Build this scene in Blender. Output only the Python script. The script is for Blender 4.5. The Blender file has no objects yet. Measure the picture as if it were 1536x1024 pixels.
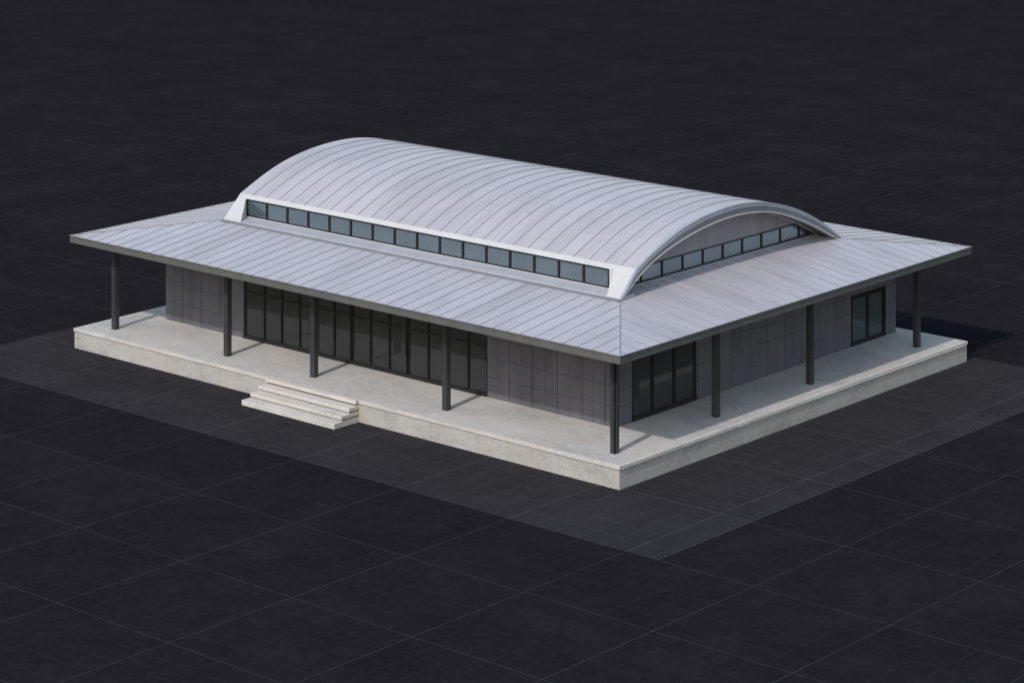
import bpy, math, bisect
from mathutils import Vector
S = 1.25                                   # model units -> metres
scene = bpy.context.scene
col = scene.collection
HP = 0.692; E = HP + 3.2                   # terrace level, eave level
L, W = 24.22, 18.78

# ------------------------------------------------------------------ materials
def new_mat(name):
    m = bpy.data.materials.new(name); m.use_nodes = True
    nt = m.node_tree; b = nt.nodes['Principled BSDF']
    return m, nt, b
class NT:
    def __init__(s, nt): s.nt = nt
    def n(s, t, **k):
        o = s.nt.nodes.new(t)
        for a, v in k.items(): setattr(o, a, v)
        return o
    def link(s, a, b): s.nt.links.new(a, b)
    def m(s, op, a, b=None, c=None, clamp=False):
        o = s.n('ShaderNodeMath', operation=op); o.use_clamp = clamp
        for i, v in enumerate((a, b, c)):
            if v is None: continue
            if isinstance(v, (int, float)): o.inputs[i].default_value = v
            else: s.link(v, o.inputs[i])
        return o.outputs[0]
    def pos(s, sc=(1, 1, 1)):
        g = s.n('ShaderNodeNewGeometry'); mp = s.n('ShaderNodeMapping')
        mp.inputs['Scale'].default_value = sc
        s.link(g.outputs['Position'], mp.inputs['Vector']); return mp.outputs[0]
    def noise(s, vec, scale, detail=4, rough=.55, dist=0.):
        o = s.n('ShaderNodeTexNoise'); s.link(vec, o.inputs['Vector'])
        o.inputs['Scale'].default_value = scale; o.inputs['Detail'].default_value = detail
        o.inputs['Roughness'].default_value = rough; o.inputs['Distortion'].default_value = dist
        return o.outputs['Fac']
    def ramp(s, f, *st):
        o = s.n('ShaderNodeValToRGB'); s.link(f, o.inputs[0]); e = o.color_ramp.elements
        while len(e) < len(st): e.new(.5)
        for i, (p, c) in enumerate(st):
            e[i].position = p; e[i].color = (c[0], c[1], c[2], 1) if not isinstance(c, (int, float)) else (c, c, c, 1)
        return o.outputs[0]
    def mix(s, f, a, b, bt='MIX'):
        o = s.n('ShaderNodeMix', data_type='RGBA', blend_type=bt)
        for i, v in ((0, f), (6, a), (7, b)):
            if isinstance(v, (int, float)): o.inputs[i].default_value = v
            elif isinstance(v, tuple): o.inputs[i].default_value = (*v, 1)
            else: s.link(v, o.inputs[i])
        return o.outputs[2]
    def bump(s, h, strength, dist=.02):
        o = s.n('ShaderNodeBump'); s.link(h, o.inputs['Height'])
        o.inputs['Strength'].default_value = strength; o.inputs['Distance'].default_value = dist
        return o.outputs[0]

def paint(name, c, rough=.5, metal=0., var=.12, scale=1.2, spec=.5, stretch=(1, 1, .35)):
    m, nt, b = new_mat(name); t = NT(nt)
    f = t.noise(t.pos(stretch), scale, 5, .6)
    lo = tuple(x * (1 - var) for x in c); hi = tuple(x * (1 + var) for x in c)
    t.link(t.ramp(f, (.3, lo), (.7, hi)), b.inputs['Base Color'])
    b.inputs['Roughness'].default_value = rough; b.inputs['Metallic'].default_value = metal
    b.inputs['Specular IOR Level'].default_value = spec
    return m

def metal_roof(name, c, by_normal=True):
    m, nt, b = new_mat(name); t = NT(nt)
    g = t.n('ShaderNodeNewGeometry'); sx = t.n('ShaderNodeSeparateXYZ'); t.link(g.outputs['True Normal'], sx.inputs[0])
    side = t.m('GREATER_THAN', t.m('ABSOLUTE', sx.outputs[0]), t.m('ABSOLUTE', sx.outputs[1]))
    fa = t.noise(t.pos((.9, .22, .22)), .9, 5, .6, .4); fb = t.noise(t.pos((.22, .9, .22)), .9, 5, .6, .4)
    streak = t.m('ADD', t.m('MULTIPLY', fa, t.m('SUBTRACT', 1., side)), t.m('MULTIPLY', fb, side))
    fine = t.noise(t.pos((4, 4, 4)), 3., 3, .6)
    # each sheet between two seams differs a little
    sp = t.n('ShaderNodeSeparateXYZ'); t.link(g.outputs['Position'], sp.inputs[0])
    px = t.m('FLOOR', t.m('DIVIDE', sp.outputs[0], .6869)); py = t.m('FLOOR', t.m('DIVIDE', sp.outputs[1], .6869))
    key = t.m('ADD', t.m('MULTIPLY', px, t.m('SUBTRACT', 1., side)), t.m('MULTIPLY', py, side))
    wn = t.n('ShaderNodeTexWhiteNoise', noise_dimensions='1D'); t.link(key, wn.inputs['W'])
    v = t.m('ADD', t.m('MULTIPLY', streak, .75), t.m('ADD', t.m('MULTIPLY', fine, .12), t.m('MULTIPLY', wn.outputs['Value'], .10)))
    d = tuple(x * .78 for x in c); h = tuple(x * 1.12 for x in c)
    colr = t.ramp(v, (.28, d), (.5, c), (.78, h))
    # weather stains, drawn out down the slope
    sa = t.noise(t.pos((1.0, .30, .4)), .8, 6, .62, .8); sb = t.noise(t.pos((.30, 1.0, .4)), .8, 6, .62, .8)
    st = t.m('ADD', t.m('MULTIPLY', sa, t.m('SUBTRACT', 1., side)), t.m('MULTIPLY', sb, side))
    colr = t.mix(t.ramp(st, (.57, 0.), (.70, .55)), colr, tuple(x * .74 for x in c))
    colr = t.mix(t.ramp(st, (.30, .35), (.42, 0.)), colr, tuple(x * 1.16 for x in c))
    t.link(colr, b.inputs['Base Color'])
    b.inputs['Metallic'].default_value = .1
    t.link(t.ramp(streak, (.3, .5), (.7, .36)), b.inputs['Roughness'])
    t.link(t.bump(t.noise(t.pos((1, 1, 1)), 1.4, 2), .12, .03), b.inputs['Normal'])
    return m

def stone(name, c, dark, scale=1., bump=.25, streaky=False):
    m, nt, b = new_mat(name); t = NT(nt)
    big = t.noise(t.pos((.5, .8, 1)), .55 * scale, 5, .6, .6)
    mid = t.noise(t.pos((.75, 1.25, 1.6)), 2.3 * scale, 6, .66, 1.6)
    fine = t.noise(t.pos(), 22 * scale, 4, .7)
    v = t.m('ADD', t.m('MULTIPLY', big, .45), t.m('ADD', t.m('MULTIPLY', mid, .42), t.m('MULTIPLY', fine, .13)))
    colr = t.ramp(v, (.395, dark), (.5, c), (.60, tuple(x * 1.13 for x in c)))
    warm = t.noise(t.pos((.7, .7, .7)), .8, 3)
    colr = t.mix(t.ramp(warm, (.45, 0.), (.7, .5)), colr, tuple(x * y for x, y in zip(c, (1.02, .96, .88))))
    if streaky:   # rain streaks down the upright faces
        st = t.noise(t.pos((2.2, 2.2, .16)), 1.5, 5, .65)
        colr = t.mix(t.ramp(st, (.52, 0.), (.72, .4)), colr, tuple(x * .68 for x in c))
        pit = t.noise(t.pos(), 5.2, 2, .5)
        colr = t.mix(t.ramp(pit, (.70, 0.), (.76, .5)), colr, tuple(x * .5 for x in c))
    t.link(colr, b.inputs['Base Color']); b.inputs['Roughness'].default_value = .82
    b.inputs['Specular IOR Level'].default_value = .25
    t.link(t.bump(t.m('ADD', mid, t.m('MULTIPLY', fine, .4)), bump, .03), b.inputs['Normal'])
    return m

GS, GX, GY, GN = 4.2 * S, 3.45 * S, -3.98 * S, 5
def paving(name, base, hi, line, minor):
    m, nt, b = new_mat(name); t = NT(nt)
    g = t.n('ShaderNodeNewGeometry'); sp = t.n('ShaderNodeSeparateXYZ'); t.link(g.outputs['Position'], sp.inputs[0])
    def lines(sock, off, s, w):
        f = t.m('FRACT', t.m('DIVIDE', t.m('SUBTRACT', sock, off), s))
        dd = t.m('MULTIPLY', t.m('MINIMUM', f, t.m('SUBTRACT', 1., f)), s)
        return t.m('LESS_THAN', dd, w / 2)
    M = t.m('MAXIMUM', lines(sp.outputs[0], GX, GS, .038), lines(sp.outputs[1], GY, GS, .038))
    N = t.m('MAXIMUM', lines(sp.outputs[0], GX, GS / GN, .026), lines(sp.outputs[1], GY, GS / GN, .026))
    big = t.noise(t.pos((.6, .6, 1)), .35, 6, .62, .5); mid = t.noise(t.pos(), 2.2, 5, .65, 1.2)
    v = t.m('ADD', t.m('MULTIPLY', big, .5), t.m('MULTIPLY', mid, .5))
    # every slab a hair different
    ix = t.m('FLOOR', t.m('DIVIDE', t.m('SUBTRACT', sp.outputs[0], GX), GS / GN)); iy = t.m('FLOOR', t.m('DIVIDE', t.m('SUBTRACT', sp.outputs[1], GY), GS / GN))
    cv = t.n('ShaderNodeCombineXYZ'); t.link(ix, cv.inputs[0]); t.link(iy, cv.inputs[1])
    wn = t.n('ShaderNodeTexWhiteNoise', noise_dimensions='2D'); t.link(cv.outputs[0], wn.inputs['Vector'])
    v = t.m('ADD', v, t.m('MULTIPLY', t.m('SUBTRACT', wn.outputs['Value'], .5), .07))
    c = t.ramp(v, (.32, base), (.68, hi))
    wear = t.ramp(t.noise(t.pos(), .9, 4), (.3, .35), (.65, 1.))
    # the lines fade out with distance from the building
    dist = t.n('ShaderNodeVectorMath', operation='DISTANCE'); t.link(g.outputs['Position'], dist.inputs[0])
    dist.inputs[1].default_value = (-12 * S, 6 * S, 0)
    out = t.n('ShaderNodeMapRange'); t.link(dist.outputs['Value'], out.inputs[0])
    for i, x in enumerate((38 * S, 85 * S, 1., .0)): out.inputs[i + 1].default_value = x
    wear = t.m('MULTIPLY', wear, out.outputs[0]); M = t.m('MULTIPLY', M, out.outputs[0])
    c = t.mix(t.m('MULTIPLY', N, wear), c, minor)
    c = t.mix(t.m('MULTIPLY', M, t.m('ADD', t.m('MULTIPLY', wear, .5), .5)), c, line)
    t.link(c, b.inputs['Base Color']); b.inputs['Roughness'].default_value = .9
    b.inputs['Specular IOR Level'].default_value = 0.
    t.link(t.bump(mid, .15, .01), b.inputs['Normal'])
    return m

def glass(name, tint, refl, clear, rough, haze):
    m, nt, b = new_mat(name); t = NT(nt); nt.nodes.remove(b); out = nt.nodes['Material Output']
    tr = t.n('ShaderNodeBsdfTransparent'); tr.inputs[0].default_value = (*tint, 1)
    df = t.n('ShaderNodeBsdfDiffuse'); df.inputs[0].default_value = (*[x * haze for x in tint], 1)
    gl = t.n('ShaderNodeBsdfGlossy'); gl.inputs['Roughness'].default_value = rough
    nz = t.noise(t.pos((.5, .5, .8)), .8, 3)
    t.link(t.ramp(nz, (.3, tuple(x * .88 for x in refl)), (.7, tuple(x * 1.08 for x in refl))), gl.inputs[0])
    m1 = t.n('ShaderNodeMixShader'); m1.inputs[0].default_value = clear
    t.link(df.outputs[0], m1.inputs[1]); t.link(tr.outputs[0], m1.inputs[2])
    ad = t.n('ShaderNodeAddShader'); t.link(m1.outputs[0], ad.inputs[0]); t.link(gl.outputs[0], ad.inputs[1])
    t.link(ad.outputs[0], out.inputs[0])
    return m

M = dict(
    roof=metal_roof('zinc_roof', (.505, .463, .492)),
    seam=paint('shaded_seam_metal', (.275, .265, .292), .55, .05),  # ribs darker than the zinc: their shadow lines are put into the colour
    white=paint('white_coated_metal', (.56, .54, .54), .45, .05, .05),
    lightgrey=paint('light_grey_metal', (.40, .41, .46), .4, .25, .1),
    gutter=paint('gutter_grey', (.19, .182, .195), .6, .0, .1),
    sill=paint('sill_metal', (.43, .41, .445), .5, .05, .08),
    midgrey=paint('mid_grey_metal', (.25, .26, .30), .45, .25, .1),
    fascia=paint('dark_fascia_metal', (.132, .129, .126), .45, .1, .12),
    soffit=paint('soffit_board', (.42, .41, .40), .7),
    post=paint('post_steel', (.055, .055, .06), .42, .3, .15, stretch=(1, 1, .2)),
    frame=paint('black_frame', (.014, .014, .016), .4, .2, .1),
    clad=paint('charcoal_cladding', (.120, .114, .140), .5, .05, .2, .9),
    joint=paint('joint_black', (.012, .012, .014), .8),
    gable=paint('grey_gable_panel', (.275, .262, .292), .6, .05, .12, 1.),
    shell=paint('shell_soffit', (.16, .16, .18), .6, .1),
    terrace=stone('terrace_stone', (.51, .475, .455), (.39, .37, .36), 1.1),
    coping=stone('coping_stone', (.58, .535, .505), (.45, .418, .395), 2.0, .6),
    plinth=stone('plinth_concrete', (.435, .403, .388), (.32, .298, .288), 1.3, .6, True),
    ground=paving('dark_paving', (.0124, .0108, .0132), (.0202, .018, .021), (.042, .040, .041), (.0235, .0222, .0242)),
    pavement=paving('pavement_slabs', (.027, .0245, .0275), (.040, .0362, .0398), (.076, .071, .074), (.057, .053, .0565)),
    edging=paint('pavement_edging', (.06, .058, .06), .9, spec=0.),
    glass=glass('tinted_glass', (.46, .465, .48), (.045, .046, .05), .62, .05, .25),
    door_glass=glass('door_glass', (.40, .46, .50), (.06, .07, .078), .45, .06, .28),
    sky_glass=glass('coated_blue_glass', (.30, .335, .36), (.225, .28, .315), .15, .14, .13),
    room=paint('interior_grey', (.5, .49, .48), .8),
)

# ------------------------------------------------------------------ mesh helper
class MB:
    def __init__(s): s.v = []; s.f = []; s.mi = []
    def quad(s, pts, mi=0):
        i = len(s.v); s.v += [tuple(p) for p in pts]; s.f.append(tuple(range(i, i + len(pts)))); s.mi.append(mi); return s
    def box(s, x0, x1, y0, y1, z0, z1, mi=0):
        if x0 > x1: x0, x1 = x1, x0
        if y0 > y1: y0, y1 = y1, y0
        i = len(s.v)
        s.v += [(x, y, z) for z in (z0, z1) for y in (y0, y1) for x in (x0, x1)]
        for f in ((0, 2, 3, 1), (4, 5, 7, 6), (0, 1, 5, 4), (2, 6, 7, 3), (0, 4, 6, 2), (1, 3, 7, 5)):
            s.f.append(tuple(i + k for k in f)); s.mi.append(mi)
        return s
    def prism(s, poly, axis, a, b, mi=0):
        """closed polygon in the plane normal to axis, extruded from a to b"""
        def P(p, t):
            return (t, p[0], p[1]) if axis == 'x' else (p[0], t, p[1]) if axis == 'y' else (p[0], p[1], t)
        i = len(s.v); n = len(poly)
        s.v += [P(p, a) for p in poly] + [P(p, b) for p in poly]
        s.f.append(tuple(range(i, i + n))[::-1]); s.mi.append(mi)
        s.f.append(tuple(range(i + n, i + 2 * n))); s.mi.append(mi)
        for k in range(n):
            q = (k + 1) % n
            s.f.append((i + k, i + q, i + n + q, i + n + k)); s.mi.append(mi)
        return s
    def strip(s, up, lo, axis_x0, axis_x1, mi=0):
        """solid band between two (y, z) polylines of equal length, from x0 to x1"""
        n = len(up)
        for k in range(n - 1):
            a, b, c, d = up[k], up[k + 1], lo[k + 1], lo[k]
            for X in (axis_x0, axis_x1): s.quad([(X, *p) for p in (a, b, c, d)], mi)
            s.quad([(axis_x0, *a), (axis_x0, *b), (axis_x1, *b), (axis_x1, *a)], mi)
            s.quad([(axis_x0, *d), (axis_x0, *c), (axis_x1, *c), (axis_x1, *d)], mi)
        for k in (0, n - 1):
            s.quad([(axis_x0, *up[k]), (axis_x1, *up[k]), (axis_x1, *lo[k]), (axis_x0, *lo[k])], mi)
        return s
    def bar(s, a, b, w, h, mi=0):
        """thin rib from a to b standing on its line, width w, height h"""
        a, b = Vector(a), Vector(b); d = (b - a).normalized()
        sd = d.cross(Vector((0, 0, 1))).normalized() * (w / 2); u = sd.cross(d).normalized() * h
        if u.z < 0: u = -u
        c = [a - sd - u * .3, a + sd - u * .3, a + sd + u, a - sd + u]; e = [p + (b - a) for p in c]
        i = len(s.v); s.v += [tuple(p) for p in c + e]
        for f in ((3, 2, 1, 0), (4, 5, 6, 7), (0, 1, 5, 4), (1, 2, 6, 5), (2, 3, 7, 6), (3, 0, 4, 7)):
            s.f.append(tuple(i + k for k in f)); s.mi.append(mi)
        return s
    def build(s, name, mats, parent=None, bevel=0, smooth=False, label=None):
        me = bpy.data.meshes.new(name)
        me.from_pydata([(x * S, y * S, z * S) for x, y, z in s.v], [], s.f)
        for m in (mats if isinstance(mats, (list, tuple)) else [mats]): me.materials.append(m)
        for p, mi in zip(me.polygons, s.mi): p.material_index = mi
        import bmesh
        bm = bmesh.new(); bm.from_mesh(me)
        bmesh.ops.remove_doubles(bm, verts=bm.verts, dist=1e-5)
        bmesh.ops.recalc_face_normals(bm, faces=bm.faces); bm.to_mesh(me); bm.free()
        if smooth:
            for p in me.polygons: p.use_smooth = True
            me.set_sharp_from_angle(angle=math.radians(28))
        o = bpy.data.objects.new(name, me); col.objects.link(o)
        if parent: o.parent = parent
        if bevel:
            b = o.modifiers.new('bevel', 'BEVEL'); b.width = bevel * S; b.segments = 2
            b.limit_method = 'ANGLE'; b.angle_limit = math.radians(40)
        if label: o['label'] = label
        return o

# ------------------------------------------------------------------ ground
g = MB(); R = 2400
g.quad([(-R, -R, 0), (R, -R, 0), (R, R, 0), (-R, R, 0)])
go = g.build('ground', M['ground']); go['kind'] = 'structure'
p = MB(); z = .004
AP = [(-26.5, -3.98), (4.54, -3.98), (4.54, 19.4), (-26.5, 19.4)]
p.quad([(x, y, z) for x, y in AP])
p.quad([(x, y, .006) for x, y in ((4.50, -3.98), (4.54, -3.98), (4.54, 19.4), (4.50, 19.4))], 1)
po = p.build('pavement', [M['pavement'], M['edging']]); po['kind'] = 'structure'

# ------------------------------------------------------------------ pavilion
root = bpy.data.objects.new('pavilion', None); col.objects.link(root)
root.location = (0, 0, 0)
root['label'] = 'low pavilion with barrel vaulted pale metal roof standing on a stone plinth'
root['category'] = 'building'

# plinth, terrace slab, steps
pl = MB().box(-L, 0, 0, W, .006, .565).box(-L + .03, -.03, .03, W - .03, .565, .585, 1)  # black strip under the coping: the gap's shade put into the colour
plinth = pl.build('plinth', [M['plinth'], M['joint']], root, .006)
o = .028
SX0, SX1 = -14.56, -10.47
rim = .16
ts = MB()
ts.box(-L - o + rim, o - rim, -o + rim, W + o - rim, .585, HP)
ts.build('terrace', M['terrace'], plinth)
cp = MB()
cp.box(-L - o, SX0, -o, -o + rim, .585, HP).box(SX1, o, -o, -o + rim, .585, HP)
cp.box(SX0, SX1, -.15, -o + rim, .585, HP)
cp.box(-L - o, -L - o + rim, -o + rim, W + o - rim, .585, HP).box(o - rim, o, -o + rim, W + o - rim, .585, HP)
cp.box(-L - o, o, W + o - rim, W + o, .585, HP)
cp.build('coping', M['coping'], plinth, .012)
for k, (y, zb) in enumerate(((-1.09, .006), (-.785, .173), (-.45, .346))):
    zt = .173 * (k + 1)
    st = MB()
    if k: st.box(SX0 - .01, SX1 + .01, y, -.002, zt - .105, zt).box(SX0 + .05, SX1 - .05, y + .06, -.002, zb - .02 + .02, zt - .105, 1)
    else: st.box(SX0 - .09, SX1 - .0, y, -.002, zb, zt)
    st.build('step', [M['coping'], M['plinth']], root, .01)

# columns
CT = E - .25
def column(x, y, corner=False):
    h = .097
    b = MB()
    if corner:      # cross section with a dark slot down the visible corner
        b.box(x - h, x + .035, y - h, y + h, HP, CT).box(x + .035, x + h, y - .03, y + h, HP, CT)
        b.box(x + .036, x + .066, y - .062, y - .031, HP, CT, 1)
    else: b.box(x - h, x + h, y - h, y + h, HP, CT)
    c = b.build('column', [M['post'], M['frame']], root, .006)
    f = MB().box(x - h - .012, x + h + .012, y - h - .012, y + h + .012, HP, HP + .014)
    f.build('base_plate', M['frame'], c)
for x, y in ((-23.07, .86), (-17.53, .98), (-13.49, 1.02), (-7.69, 1.02)): column(x, y)
column(-.935, .94, True)
for x, y in ((-.985, 5.93), (-.935, 10.88), (-.885, 17.05)): column(x, y)

# walls: a dark backing with cladding panels 12 mm proud of it
YW, XW, XL, YB = 2.95, -2.55, -22.81, 18.3
CEIL = CT
def cladding(name, axis, plane, sgn, spans, rows, z0=HP + .012, z1=CEIL, holes=()):
    """panels on a wall plane; spans = joints along the wall; sgn = outward direction"""
    b = MB()
    def put(a0, a1, za, zb, d0, d1, mi):
        if axis == 'y': b.box(a0, a1, plane + sgn * d0, plane + sgn * d1, za, zb, mi)
        else: b.box(plane + sgn * d0, plane + sgn * d1, a0, a1, za, zb, mi)
    a_lo, a_hi = min(spans), max(spans)
    segs = [(a_lo, a_hi, HP, z1)]
    for h in holes:                      # one hole at most: (a0, a1, top)
        segs = [(a_lo, h[0], HP, z1), (h[1], a_hi, HP, z1), (h[0], h[1], h[2], z1)]
    for s in segs:
        if s[1] - s[0] > .01: put(*s, -.16, 0, 1)
    for a0, a1 in zip(spans[:-1], spans[1:]):
        mid = (a0 + a1) / 2
        parts = [(a0 + .011, mid - .004), (mid + .004, a1 - .011)] if a1 - a0 > .6 else [(a0 + .011, a1 - .011)]
        zz = [z0] + [r for r in rows if z0 < r < z1] + [z1]
        for h in holes:
            if h[0] - .01 <= mid <= h[1] + .01: zz = [h[2] + .01] + [r for r in rows if r > h[2] + .1] + [z1]
        for q0, q1 in parts:
            for za, zb in zip(zz[:-1], zz[1:]): put(q0, q1, za + .005, zb - .005, .001, .014, 0)
    return b.build(name, [M['clad'], M['joint']], root)
rF = [HP + r for r in (.62, 1.24, 1.85)]
rR = [HP + r for r in (.56, 1.09, 1.66, 2.25)]
GX0, GX1 = -18.83, -7.71
cladding('wall', 'y', YW, -1, [XL, -21.92, -20.96, -20.01, GX0], rF)
cladding('wall', 'y', YW, -1, [GX1, -6.78, -5.82, -4.82, -3.83, -2.92, XW], rF)
WY0, WY1, DY0, DY1 = 3.76, 6.98, 15.56, 17.66
cladding('wall', 'x', XW, 1, [YW, WY0], rR)
cladding('wall', 'x', XW, 1, [WY1, 7.9, 8.85, 9.82, 10.79, 11.75, 12.70, 13.64, 14.59, DY0, (DY0 + DY1) / 2, DY1, YB], rR,
         holes=((DY0, DY1, HP + 1.69),))
cladding('wall', 'x', XL, -1, [YW + .98 * i for i in range(16)] + [YB], rF)
cladding('wall', 'y', YB, 1, [XL + .9648 * i for i in range(22)], rF)

# front glazing: bays of dark tinted glass under a transom
def front_glazing():
    b = MB(); y0, y1 = YW - .02, YW + .06
    xs = [GX0, -17.83, -16.99, -16.12, -15.29, -14.49, -13.68, -12.82, -11.97, -11.14, -10.25, -9.39, -8.52, GX1]
    zt = HP + 1.575
    b.box(GX0, GX1, y0 - .03, y1, HP, HP + .115).box(GX0, GX1, y0, y1, CEIL - .05, CEIL)
    b.box(GX0 + .09, GX1 - .03, y0, y1, zt - .032, zt + .032)
    b.box(GX0, GX0 + .09, y0, y1, HP + .115, CEIL - .05).box(GX1 - .03, GX1, y0, y1, HP + .115, CEIL - .05)
    for i, x in enumerate(xs[1:-1]):
        w = .038 if i in (5, 8) else .03
        if i in (5, 8): b.box(x - .075, x - .022, y0 - .004, y1, HP + .115, CEIL - .05).box(x + .022, x + .05, y0 - .002, y1, HP + .115, CEIL - .05).box(x - .022, x + .022, y0 + .03, y1, HP + .115, CEIL - .05)
        else: b.box(x - w, x + w, y0 - .004, y1, HP + .115, CEIL - .05)
    f = b.build('glazed_wall', M['frame'], root)
    for a, c in zip(xs[:-1], xs[1:]):
        MB().box(a, c, YW + .022, YW + .03, HP + .1, zt).build('pane', M['glass'], f)
        MB().box(a, c, YW + .022, YW + .03, zt, CEIL - .02).build('transom_pane', M['glass'], f)
    # pull handles on the two sliding leaves
    for x in (-13.60, -11.22):
        MB().box(x - .012, x + .012, y0 - .05, y0 - .03, HP + .75, HP + 1.05).box(x - .01, x + .01, y0 - .03, y0, HP + .77, HP + .79).box(x - .01, x + .01, y0 - .03, y0, HP + 1.01, HP + 1.03).build('handle', M['post'], f)
front_glazing()

def corner_window():
    b = MB(); x0, x1 = XW - .06, XW + .02
    ys = [WY0, 4.78, 5.88, WY1]
    b.box(x0, x1 + .02, WY0, WY1, HP, HP + .14).box(x0, x1, WY0, WY1, CEIL - .04, CEIL)
    b.box(x0, x1, WY0, WY0 + .035, HP + .14, CEIL - .04).box(x0, x1, WY1 - .09, WY1, HP + .14, CEIL - .04)
    for y in ys[1:-1]: b.box(x0, x1 + .004, y - .045, y + .045, HP + .14, CEIL - .04)
    f = b.build('window', M['frame'], root)
    for a, c in zip(ys[:-1], ys[1:]): MB().box(XW - .03, XW - .022, a, c, HP + .12, CEIL - .02).build('pane', M['glass'], f)
corner_window()

def door():
    b = MB(); x0, x1 = XW - .08, XW + .022; zt = HP + 1.69; ym = (DY0 + DY1) / 2
    b.box(x0, x1, DY0, DY1, zt - .07, zt).box(x0, x1, DY0, DY0 + .07, HP, zt - .07).box(x0, x1, DY1 - .07, DY1, HP, zt - .07)
    b.box(x0, x1, DY0 + .07, DY1 - .07, HP, HP + .03)
    d = b.build('double_door', M['frame'], root)
    for a, c in ((DY0 + .075, ym - .006), (ym + .006, DY1 - .075)):
        l = MB(); xa, xb = XW - .06, XW - .005
        l.box(xa, xb, a, c, HP + .035, HP + .13).box(xa, xb, a, c, zt - .14, zt - .075)
        l.box(xa, xb, a, a + .07, HP + .13, zt - .14).box(xa, xb, c - .09, c, HP + .13, zt - .14)
        l.build('door_leaf', M['frame'], d)
        MB().box(XW - .036, XW - .028, a + .06, c - .08, HP + .12, zt - .13).build('pane', M['door_glass'], d)
    MB().box(XW + .015, XW + .033, ym + .03, ym + .05, HP + .66, HP + .98).box(XW - .006, XW + .015, ym + .033, ym + .047, HP + .68, HP + .70).box(XW - .006, XW + .015, ym + .033, ym + .047, HP + .94, HP + .96).build('handle', M['post'], d)
door()

# room behind the glass
rm = MB()
rm.box(XL + .2, XW - .2, YW + .2, YB - .2, HP + .002, HP + .012)
rm.box(-19.2, -7.2, 8.4, 8.5, HP + .012, CEIL - .01).box(-7.2, -7.1, 3.3, 12, HP + .012, CEIL - .01).box(-7.1, XW - .2, 9.0, 9.1, HP + .012, CEIL - .01)
rm.box(-19.3, -19.2, 3.3, 8.4, HP + .012, CEIL - .01)
rm.build('interior_partition', M['room'], root)

# ------------------------------------------------------------------ hipped skirt roof
RX0, RX1, RY0, RY1 = -24.33, .11, -.11, 18.89
IX0, IX1, IY0, IY1, IR = -19.84, -3.53, 4.42, 14.37, .570
A = [(RX0, RY0, E), (RX1, RY0, E), (RX1, RY1, E), (RX0, RY1, E)]
B = [(IX0, IY0, E + IR), (IX1, IY0, E + IR), (IX1, IY1, E + IR), (IX0, IY1, E + IR)]
r = MB()
for k in range(4):
    q = (k + 1) % 4
    r.quad([A[k], A[q], B[q], B[k]])
def lerp(a, b, t): return tuple(x + (y - x) * t for x, y in zip(a, b))
def seams(k, step, off):
    """standing seams of one slope, square to its eave, ending on the hips"""
    q = (k + 1) % 4; ax = 0 if k in (0, 2) else 1
    a0, a1, b0, b1 = A[k], A[q], B[k], B[q]
    lo, hi = sorted((a0[ax], a1[ax])); ilo, ihi = sorted((b0[ax], b1[ax]))
    oth = 1 - ax; t = lo + off
    while t < hi - .05:
        f = 1.
        if t < ilo: f = (t - lo) / (ilo - lo)
        elif t > ihi: f = (hi - t) / (hi - ihi)
        e = [0, 0, E]; e[ax] = t; e[oth] = a0[oth]
        u = [0, 0, E + IR * f]; u[ax] = t; u[oth] = a0[oth] + (b0[oth] - a0[oth]) * f
        if f > .02: r.bar(e, u, .017, .014, 1)
        t += step
ST = .6869 / S
seams(0, ST, .30); seams(1, ST, .30); seams(2, ST, .3); seams(3, ST, .3)
roof = r.build('roof', [M['roof'], M['seam']], root)
for k in range(4):
    MB().bar(A[k], B[k], .026, .024).build('hip_cap', M['seam'], roof)
# fascia boards with a small drip edge, and the soffit
fs = MB(); h = .235
for (x0, x1, y0, y1) in ((RX0, RX1, RY0, RY0 + .05), (RX0, RX1, RY1 - .05, RY1), (RX0, RX0 + .05, RY0 + .05, RY1 - .05), (RX1 - .05, RX1, RY0 + .05, RY1 - .05)):
    fs.box(x0, x1, y0, y1, E - h, E - .022)
fs.build('fascia', M['fascia'], roof, .006)
dr = MB(); e = .022
for (x0, x1, y0, y1) in ((RX0 - e, RX1 + e, RY0 - e, RY0 + .05), (RX0 - e, RX1 + e, RY1 - .05, RY1 + e), (RX0 - e, RX0 + .05, RY0 + .05, RY1 - .05), (RX1 - .05, RX1 + e, RY0 + .05, RY1 - .05)):
    dr.box(x0, x1, y0, y1, E - .022, E + .004)
dr.build('drip_edge', M['fascia'], roof)
MB().box(RX0 + .05, RX1 - .05, RY0 + .05, RY1 - .05, E - .245, E - .225).build('soffit', M['soffit'], roof)

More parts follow.
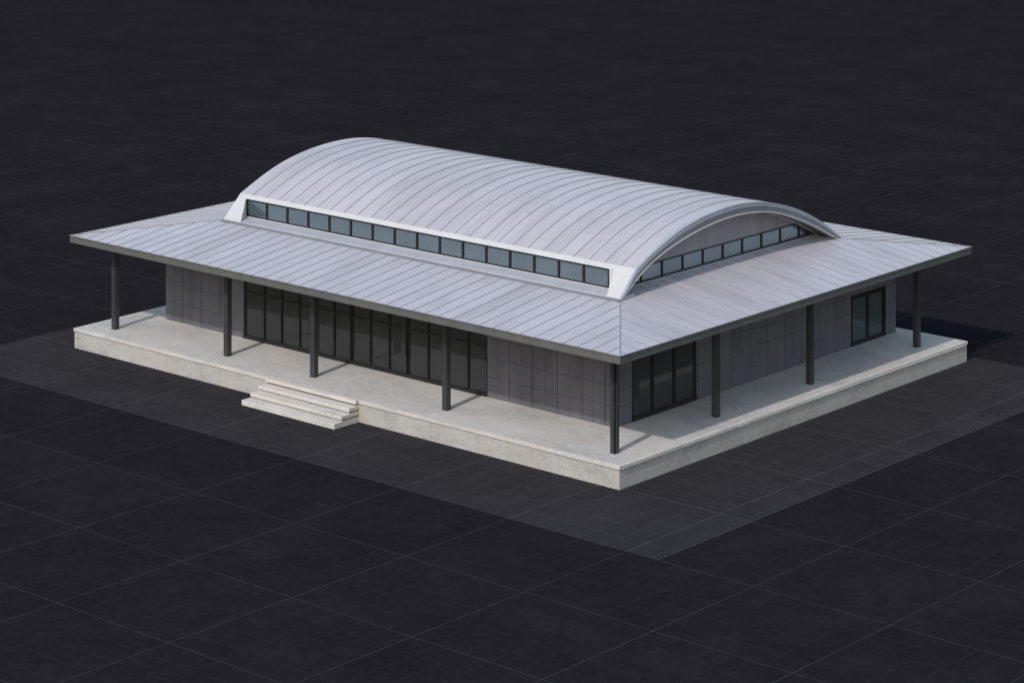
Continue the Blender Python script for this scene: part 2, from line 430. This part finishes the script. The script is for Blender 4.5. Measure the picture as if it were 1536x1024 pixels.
# ------------------------------------------------------------------ barrel vault
VX0, VX1 = -20.52, -2.85
def spline(pts):
    """natural cubic through (y, z)"""
    xs = [p[0] for p in pts]; ys = [p[1] for p in pts]; n = len(xs); h = [xs[i + 1] - xs[i] for i in range(n - 1)]
    al = [0] * n; l = [1] * n; mu = [0] * n; zz = [0] * n
    for i in range(1, n - 1):
        al[i] = 3 / h[i] * (ys[i + 1] - ys[i]) - 3 / h[i - 1] * (ys[i] - ys[i - 1])
        l[i] = 2 * (xs[i + 1] - xs[i - 1]) - h[i - 1] * mu[i - 1]; mu[i] = h[i] / l[i]; zz[i] = (al[i] - h[i - 1] * zz[i - 1]) / l[i]
    c = [0] * n; b = [0] * n; d = [0] * n
    for j in range(n - 2, -1, -1):
        c[j] = zz[j] - mu[j] * c[j + 1]; b[j] = (ys[j + 1] - ys[j]) / h[j] - h[j] * (c[j + 1] + 2 * c[j]) / 3; d[j] = (c[j + 1] - c[j]) / (3 * h[j])
    def f(x):
        j = min(max(bisect.bisect(xs, x) - 1, 0), n - 2); t = x - xs[j]
        return ys[j] + b[j] * t + c[j] * t * t + d[j] * t ** 3
    return f
OUT = spline([(4.38, 1.30), (5.87, 1.925), (7.24, 2.285), (8.7, 2.455), (10.1, 2.445), (11.7, 2.17), (13.42, 1.58), (14.6, .97), (15.4, .47)])
LIP = spline([(3.62, .50), (4.38, 1.01), (5.1, 1.37), (6.41, 1.77), (7.76, 2.02), (9.13, 2.135), (10.55, 2.07), (11.75, 1.85), (12.98, 1.44), (13.98, 1.03), (15.22, .42)])
Y0, Y1 = 4.38, 15.4
N = 64
up = [(Y0 + (Y1 - Y0) * i / N, E + OUT(Y0 + (Y1 - Y0) * i / N)) for i in range(N + 1)]
lo = [(y, E + min(LIP(min(y, 15.22)), OUT(y) - .03)) for y, _ in up]
sh = MB()
n = N
for k in range(N):                           # shell: top sheet, underside
    sh.quad([(VX0, *up[k]), (VX0, *up[k + 1]), (VX1, *up[k + 1]), (VX1, *up[k])], 0)
    sh.quad([(VX0, *lo[k]), (VX0, *lo[k + 1]), (VX1, *lo[k + 1]), (VX1, *lo[k])], 2)
NS = 28
for i in range(1, NS):                       # standing seams over the vault
    x = VX0 + (VX1 - VX0) * i / NS
    for k in range(N):
        a, b = up[k], up[k + 1]
        w = .0085
        sh.quad([(x - w, a[0], a[1] + .018), (x + w, a[0], a[1] + .018), (x + w, b[0], b[1] + .018), (x - w, b[0], b[1] + .018)], 1)
        for q in (-w, w): sh.quad([(x + q, a[0], a[1] - .005), (x + q, a[0], a[1] + .018), (x + q, b[0], b[1] + .018), (x + q, b[0], b[1] - .005)], 1)
vault = sh.build('vault_roof', [M['roof'], M['seam'], M['shell']], root, smooth=True)
# end rims
fy = [3.55 + (4.38 - 3.55) * i / 8 for i in range(8)]
full = [(y, E + .50 + .964 * (y - 3.55)) for y in fy] + up
lipf = [(max(y, 3.6), E + min(LIP(min(max(y, 3.62), 15.22)), z - E - .02)) for y, z in full]
def inter(a, b, t): return [(p[0] + (q[0] - p[0]) * t, p[1] + (q[1] - p[1]) * t) for p, q in zip(a, b)]
def offs(pl, d): return [(y, z + d) for y, z in pl]
def band(t0, t1): return inter(full, lipf, t0), inter(full, lipf, t1)
for x, s in ((VX1, 1), (VX0, -1)):
    b = MB()
    if s > 0:
        b.strip(offs(full, .012), band(0, .22)[1], x - .045, x + .04, 0)
        b.strip(*band(.22, .40), x - .10, x + .055, 0).strip(*band(.40, .91), x - .12, x + .03, 1)
        rimo = b.build('vault_rim', [M['lightgrey'], M['midgrey']], root, smooth=True)
        MB().strip(band(.91, 1)[0], offs(lipf, -.008), x - .12, x + .055).build('rim_trim', M['white'], rimo)
    else:
        b.strip(offs(full, -.004), lipf, x, x + .1, 0)
        b.build('vault_rim', [M['lightgrey']], root, smooth=True)

# white fascia below the vault with the clerestory opening cut out of it
def fz(y): return E + .50 + .964 * (y - 3.55)
WX0, WX1 = -20.08, -3.84
def on(x, zz): return (x, 3.55 + (zz - .5) / .964, E + zz)
lcurve = [(-20.12, 1.163), (-20.03, 1.04), (-19.93, .92), (-19.85, .80), (-19.79, .70), (-19.72, .60), (-19.66, .515)]
rcurve = [(-3.655, 1.163), (-3.38, .515)]
ff = MB()
a, b2 = VX0, VX1 - .04
ff.quad([on(a, 1.163), on(b2, 1.163), on(b2, 1.30), on(a, 1.30)])
for c0, c1 in zip(lcurve[:-1], lcurve[1:]):
    ff.quad([on(a, c1[1]), on(*c1), on(*c0), on(a, c0[1])])
    ff.quad([on(*c0), on(*c1), (WX0, 4.26, E + c1[1]), (WX0, 4.26, E + c0[1])])
ff.quad([on(*rcurve[1]), on(b2, .515), on(b2, 1.163), on(*rcurve[0])])
ff.quad([on(*rcurve[0]), on(*rcurve[1]), (WX1, 4.26, E + .515), (WX1, 4.26, E + 1.163)])
ff.quad([on(WX0 - .04, 1.163), on(WX1 + .185, 1.163), (WX1, 4.34, E + 1.163), (WX0, 4.34, E + 1.163)])
ff.build('vault_fascia', M['white'], root)
# rolled sill running under the fascia
prof = [(4.27, E + .575), (4.20, E + .565), (3.70, E + .535), (3.61, E + .525), (3.56, E + .50), (3.60, E + .40), (4.27, E + .40)]
sill = MB().prism(prof, 'x', VX0 + .02, VX1 - .02).build('vault_sill', M['sill'], root, smooth=True)
prof = [(3.555, E + .499), (3.50, E + .492), (3.455, E + .475), (3.43, E + .45), (3.44, E + .40), (3.60, E + .40)]
MB().prism(prof, 'x', VX0 - .03, VX1 + .03).build('gutter_roll', M['gutter'], sill, smooth=True)
MB().box(WX0, WX1, 4.205, 4.23, E + .566, E + .583).build('sill_trim', M['white'], root)
# back edge of the vault closed by a low curb
MB().box(IX0 - .4, IX1 + .4, 15.0, 15.2, E + .35, E + .50).build('vault_curb', M['lightgrey'], root)

# sixteen clerestory windows
wz0, wz1 = E + .583, E + 1.175
wp = (WX1 - WX0) / 16
for i in range(16):
    x0 = WX0 + wp * i; x1 = x0 + wp; m_ = .036
    lm = m_ * (1.6 if i == 0 else 1); b = MB()
    b.box(x0 + .001, x1 - .001, 4.225, 4.29, wz0, wz0 + .035).box(x0 + .001, x1 - .001, 4.225, 4.29, wz1 - .045, wz1)
    b.box(x0 + .001, x0 + lm, 4.225, 4.29, wz0 + .035, wz1 - .045).box(x1 - m_, x1 - .001, 4.225, 4.29, wz0 + .035, wz1 - .045)
    f = b.build('clerestory_window', M['frame'], root)
    MB().box(x0 + lm - .01, x1 - m_ + .01, 4.258, 4.266, wz0 + .02, wz1 - .03).build('pane', M['sky_glass'], f)

# gable ends
def gable(X, s):
    zb, zt = E + .60, E + 1.13
    def cap(y): return E + LIP(min(max(y, 3.62), 15.22)) - .005
    def clip(y0, y1, z0, z1, n=10):
        top = [(y0 + (y1 - y0) * i / n, min(z1, cap(y0 + (y1 - y0) * i / n))) for i in range(n + 1)]
        top = [(y, max(z, z0 + .002)) for y, z in top]
        return [(y0, z0)] + top + [(y1, z0)]
    mull = [5.42 + 1.06 * i for i in range(9)]
    ys = [3.85] + mull + [14.97]
    # panels above the windows
    wall = MB(); ya = 4.62; k = 0
    joints = [4.62, 5.2, 6.05, 6.80, 7.65, 8.45, 9.35, 10.15, 11.0, 11.85, 12.65, 13.72]
    for y0, y1 in zip(joints[:-1], joints[1:]):
        wall.prism(clip(y0 + .006, y1 - .006, zt, E + 3), 'x', X, X - s * .05)
    wall.prism(clip(4.62, 13.72, zt - .005, E + 3, 40), 'x', X - s * .012, X - s * .07, 1)
    wo = wall.build('gable_wall', [M['gable'], M['joint']], root)
    for i, (y0, y1) in enumerate(zip(ys[:-1], ys[1:])):
        b = MB(); m_ = .042
        if i == 0 or i == len(ys) - 2:
            b.box(X + s * .012, X - s * .03, (y0 if i else 3.9), y1, zb, zb + .04)
            if i == 0: b.box(X + s * .012, X - s * .03, y1 - m_, y1, zb + .04, min(zt, cap(y1)))
            else: b.box(X + s * .012, X - s * .03, y0, y0 + m_, zb + .04, min(zt, cap(y0 + m_)))
            if i == 0: b.box(X + s * .012, X - s * .03, 4.62, y1 - m_, zt - .045, zt)
            else: b.box(X + s * .012, X - s * .03, y0 + m_, y0 + m_ + .02, zt - .1, min(zt, cap(y0 + m_ + .02)))
        else:
            b.box(X + s * .012, X - s * .03, y0 + .001, y1 - .001, zb, zb + .04).box(X + s * .012, X - s * .03, y0 + .001, y1 - .001, zt - .045, zt)
            b.box(X + s * .012, X - s * .03, y0 + .001, y0 + m_, zb + .04, zt - .045).box(X + s * .012, X - s * .03, y1 - m_, y1 - .001, zb + .04, zt - .045)
        f = b.build('gable_window', M['frame'], root)
        MB().prism(clip(y0, y1, zb, zt), 'x', X - s * .012, X - s * .02).build('pane', M['sky_glass'], f)
    MB().box(X + s * .05, X - s * .05, 3.9, 15.0, E + .40, E + .60).build('gable_sill', M['lightgrey'], root)
    arc = [(y, cap(y) + .004) for y in [4.0 + (15.05 - 4.0) * i / 48 for i in range(49)]]
    MB().strip(arc, offs(arc, -.028), X + s * .03, X).build('gable_trim', M['white'], root)
gable(-3.50, 1)
gable(-20.1, -1)

# ------------------------------------------------------------------ light, sky, camera
d = Vector((-.19, 1.08, -1.0)).normalized()
sun = bpy.data.lights.new('sun', 'SUN'); sun.energy = 2.0; sun.angle = math.radians(1.2); sun.color = (1, .97, .93)
so = bpy.data.objects.new('sun', sun); col.objects.link(so)
so.rotation_euler = d.to_track_quat('-Z', 'Y').to_euler(); so.location = (30, -40, 50)
w = bpy.data.worlds.new('World'); scene.world = w; w.use_nodes = True
nt = w.node_tree; bg = nt.nodes['Background']
sky = nt.nodes.new('ShaderNodeTexSky'); sky.sky_type = 'NISHITA'; sky.sun_disc = False; sky.air_density = 2.0; sky.dust_density = 1.5; sky.ozone_density = 3.0
sky.sun_elevation = math.asin(-d.z); sky.sun_rotation = math.pi - math.atan2(.19, 1.08)
nt.links.new(sky.outputs[0], bg.inputs[0]); bg.inputs[1].default_value = .15

c = bpy.data.cameras.new('camera'); co = bpy.data.objects.new('camera', c); col.objects.link(co)
co.location = (49.355 * S, -61.1975 * S, 24.2798 * S)
yaw = -.7180224
co.rotation_euler = (math.pi / 2, 0, -yaw)
c.sensor_fit = 'HORIZONTAL'; c.sensor_width = 36; c.lens = 4093.757 / 1536 * 36
c.shift_x = 0; c.shift_y = -(512 + 529.968) / 1536
c.clip_start = 1; c.clip_end = 8000
scene.camera = co
vs = scene.view_settings
vs.view_transform = 'Standard'; vs.look = 'None'; vs.gamma = 1; vs.exposure = .1; vs.use_curve_mapping = False
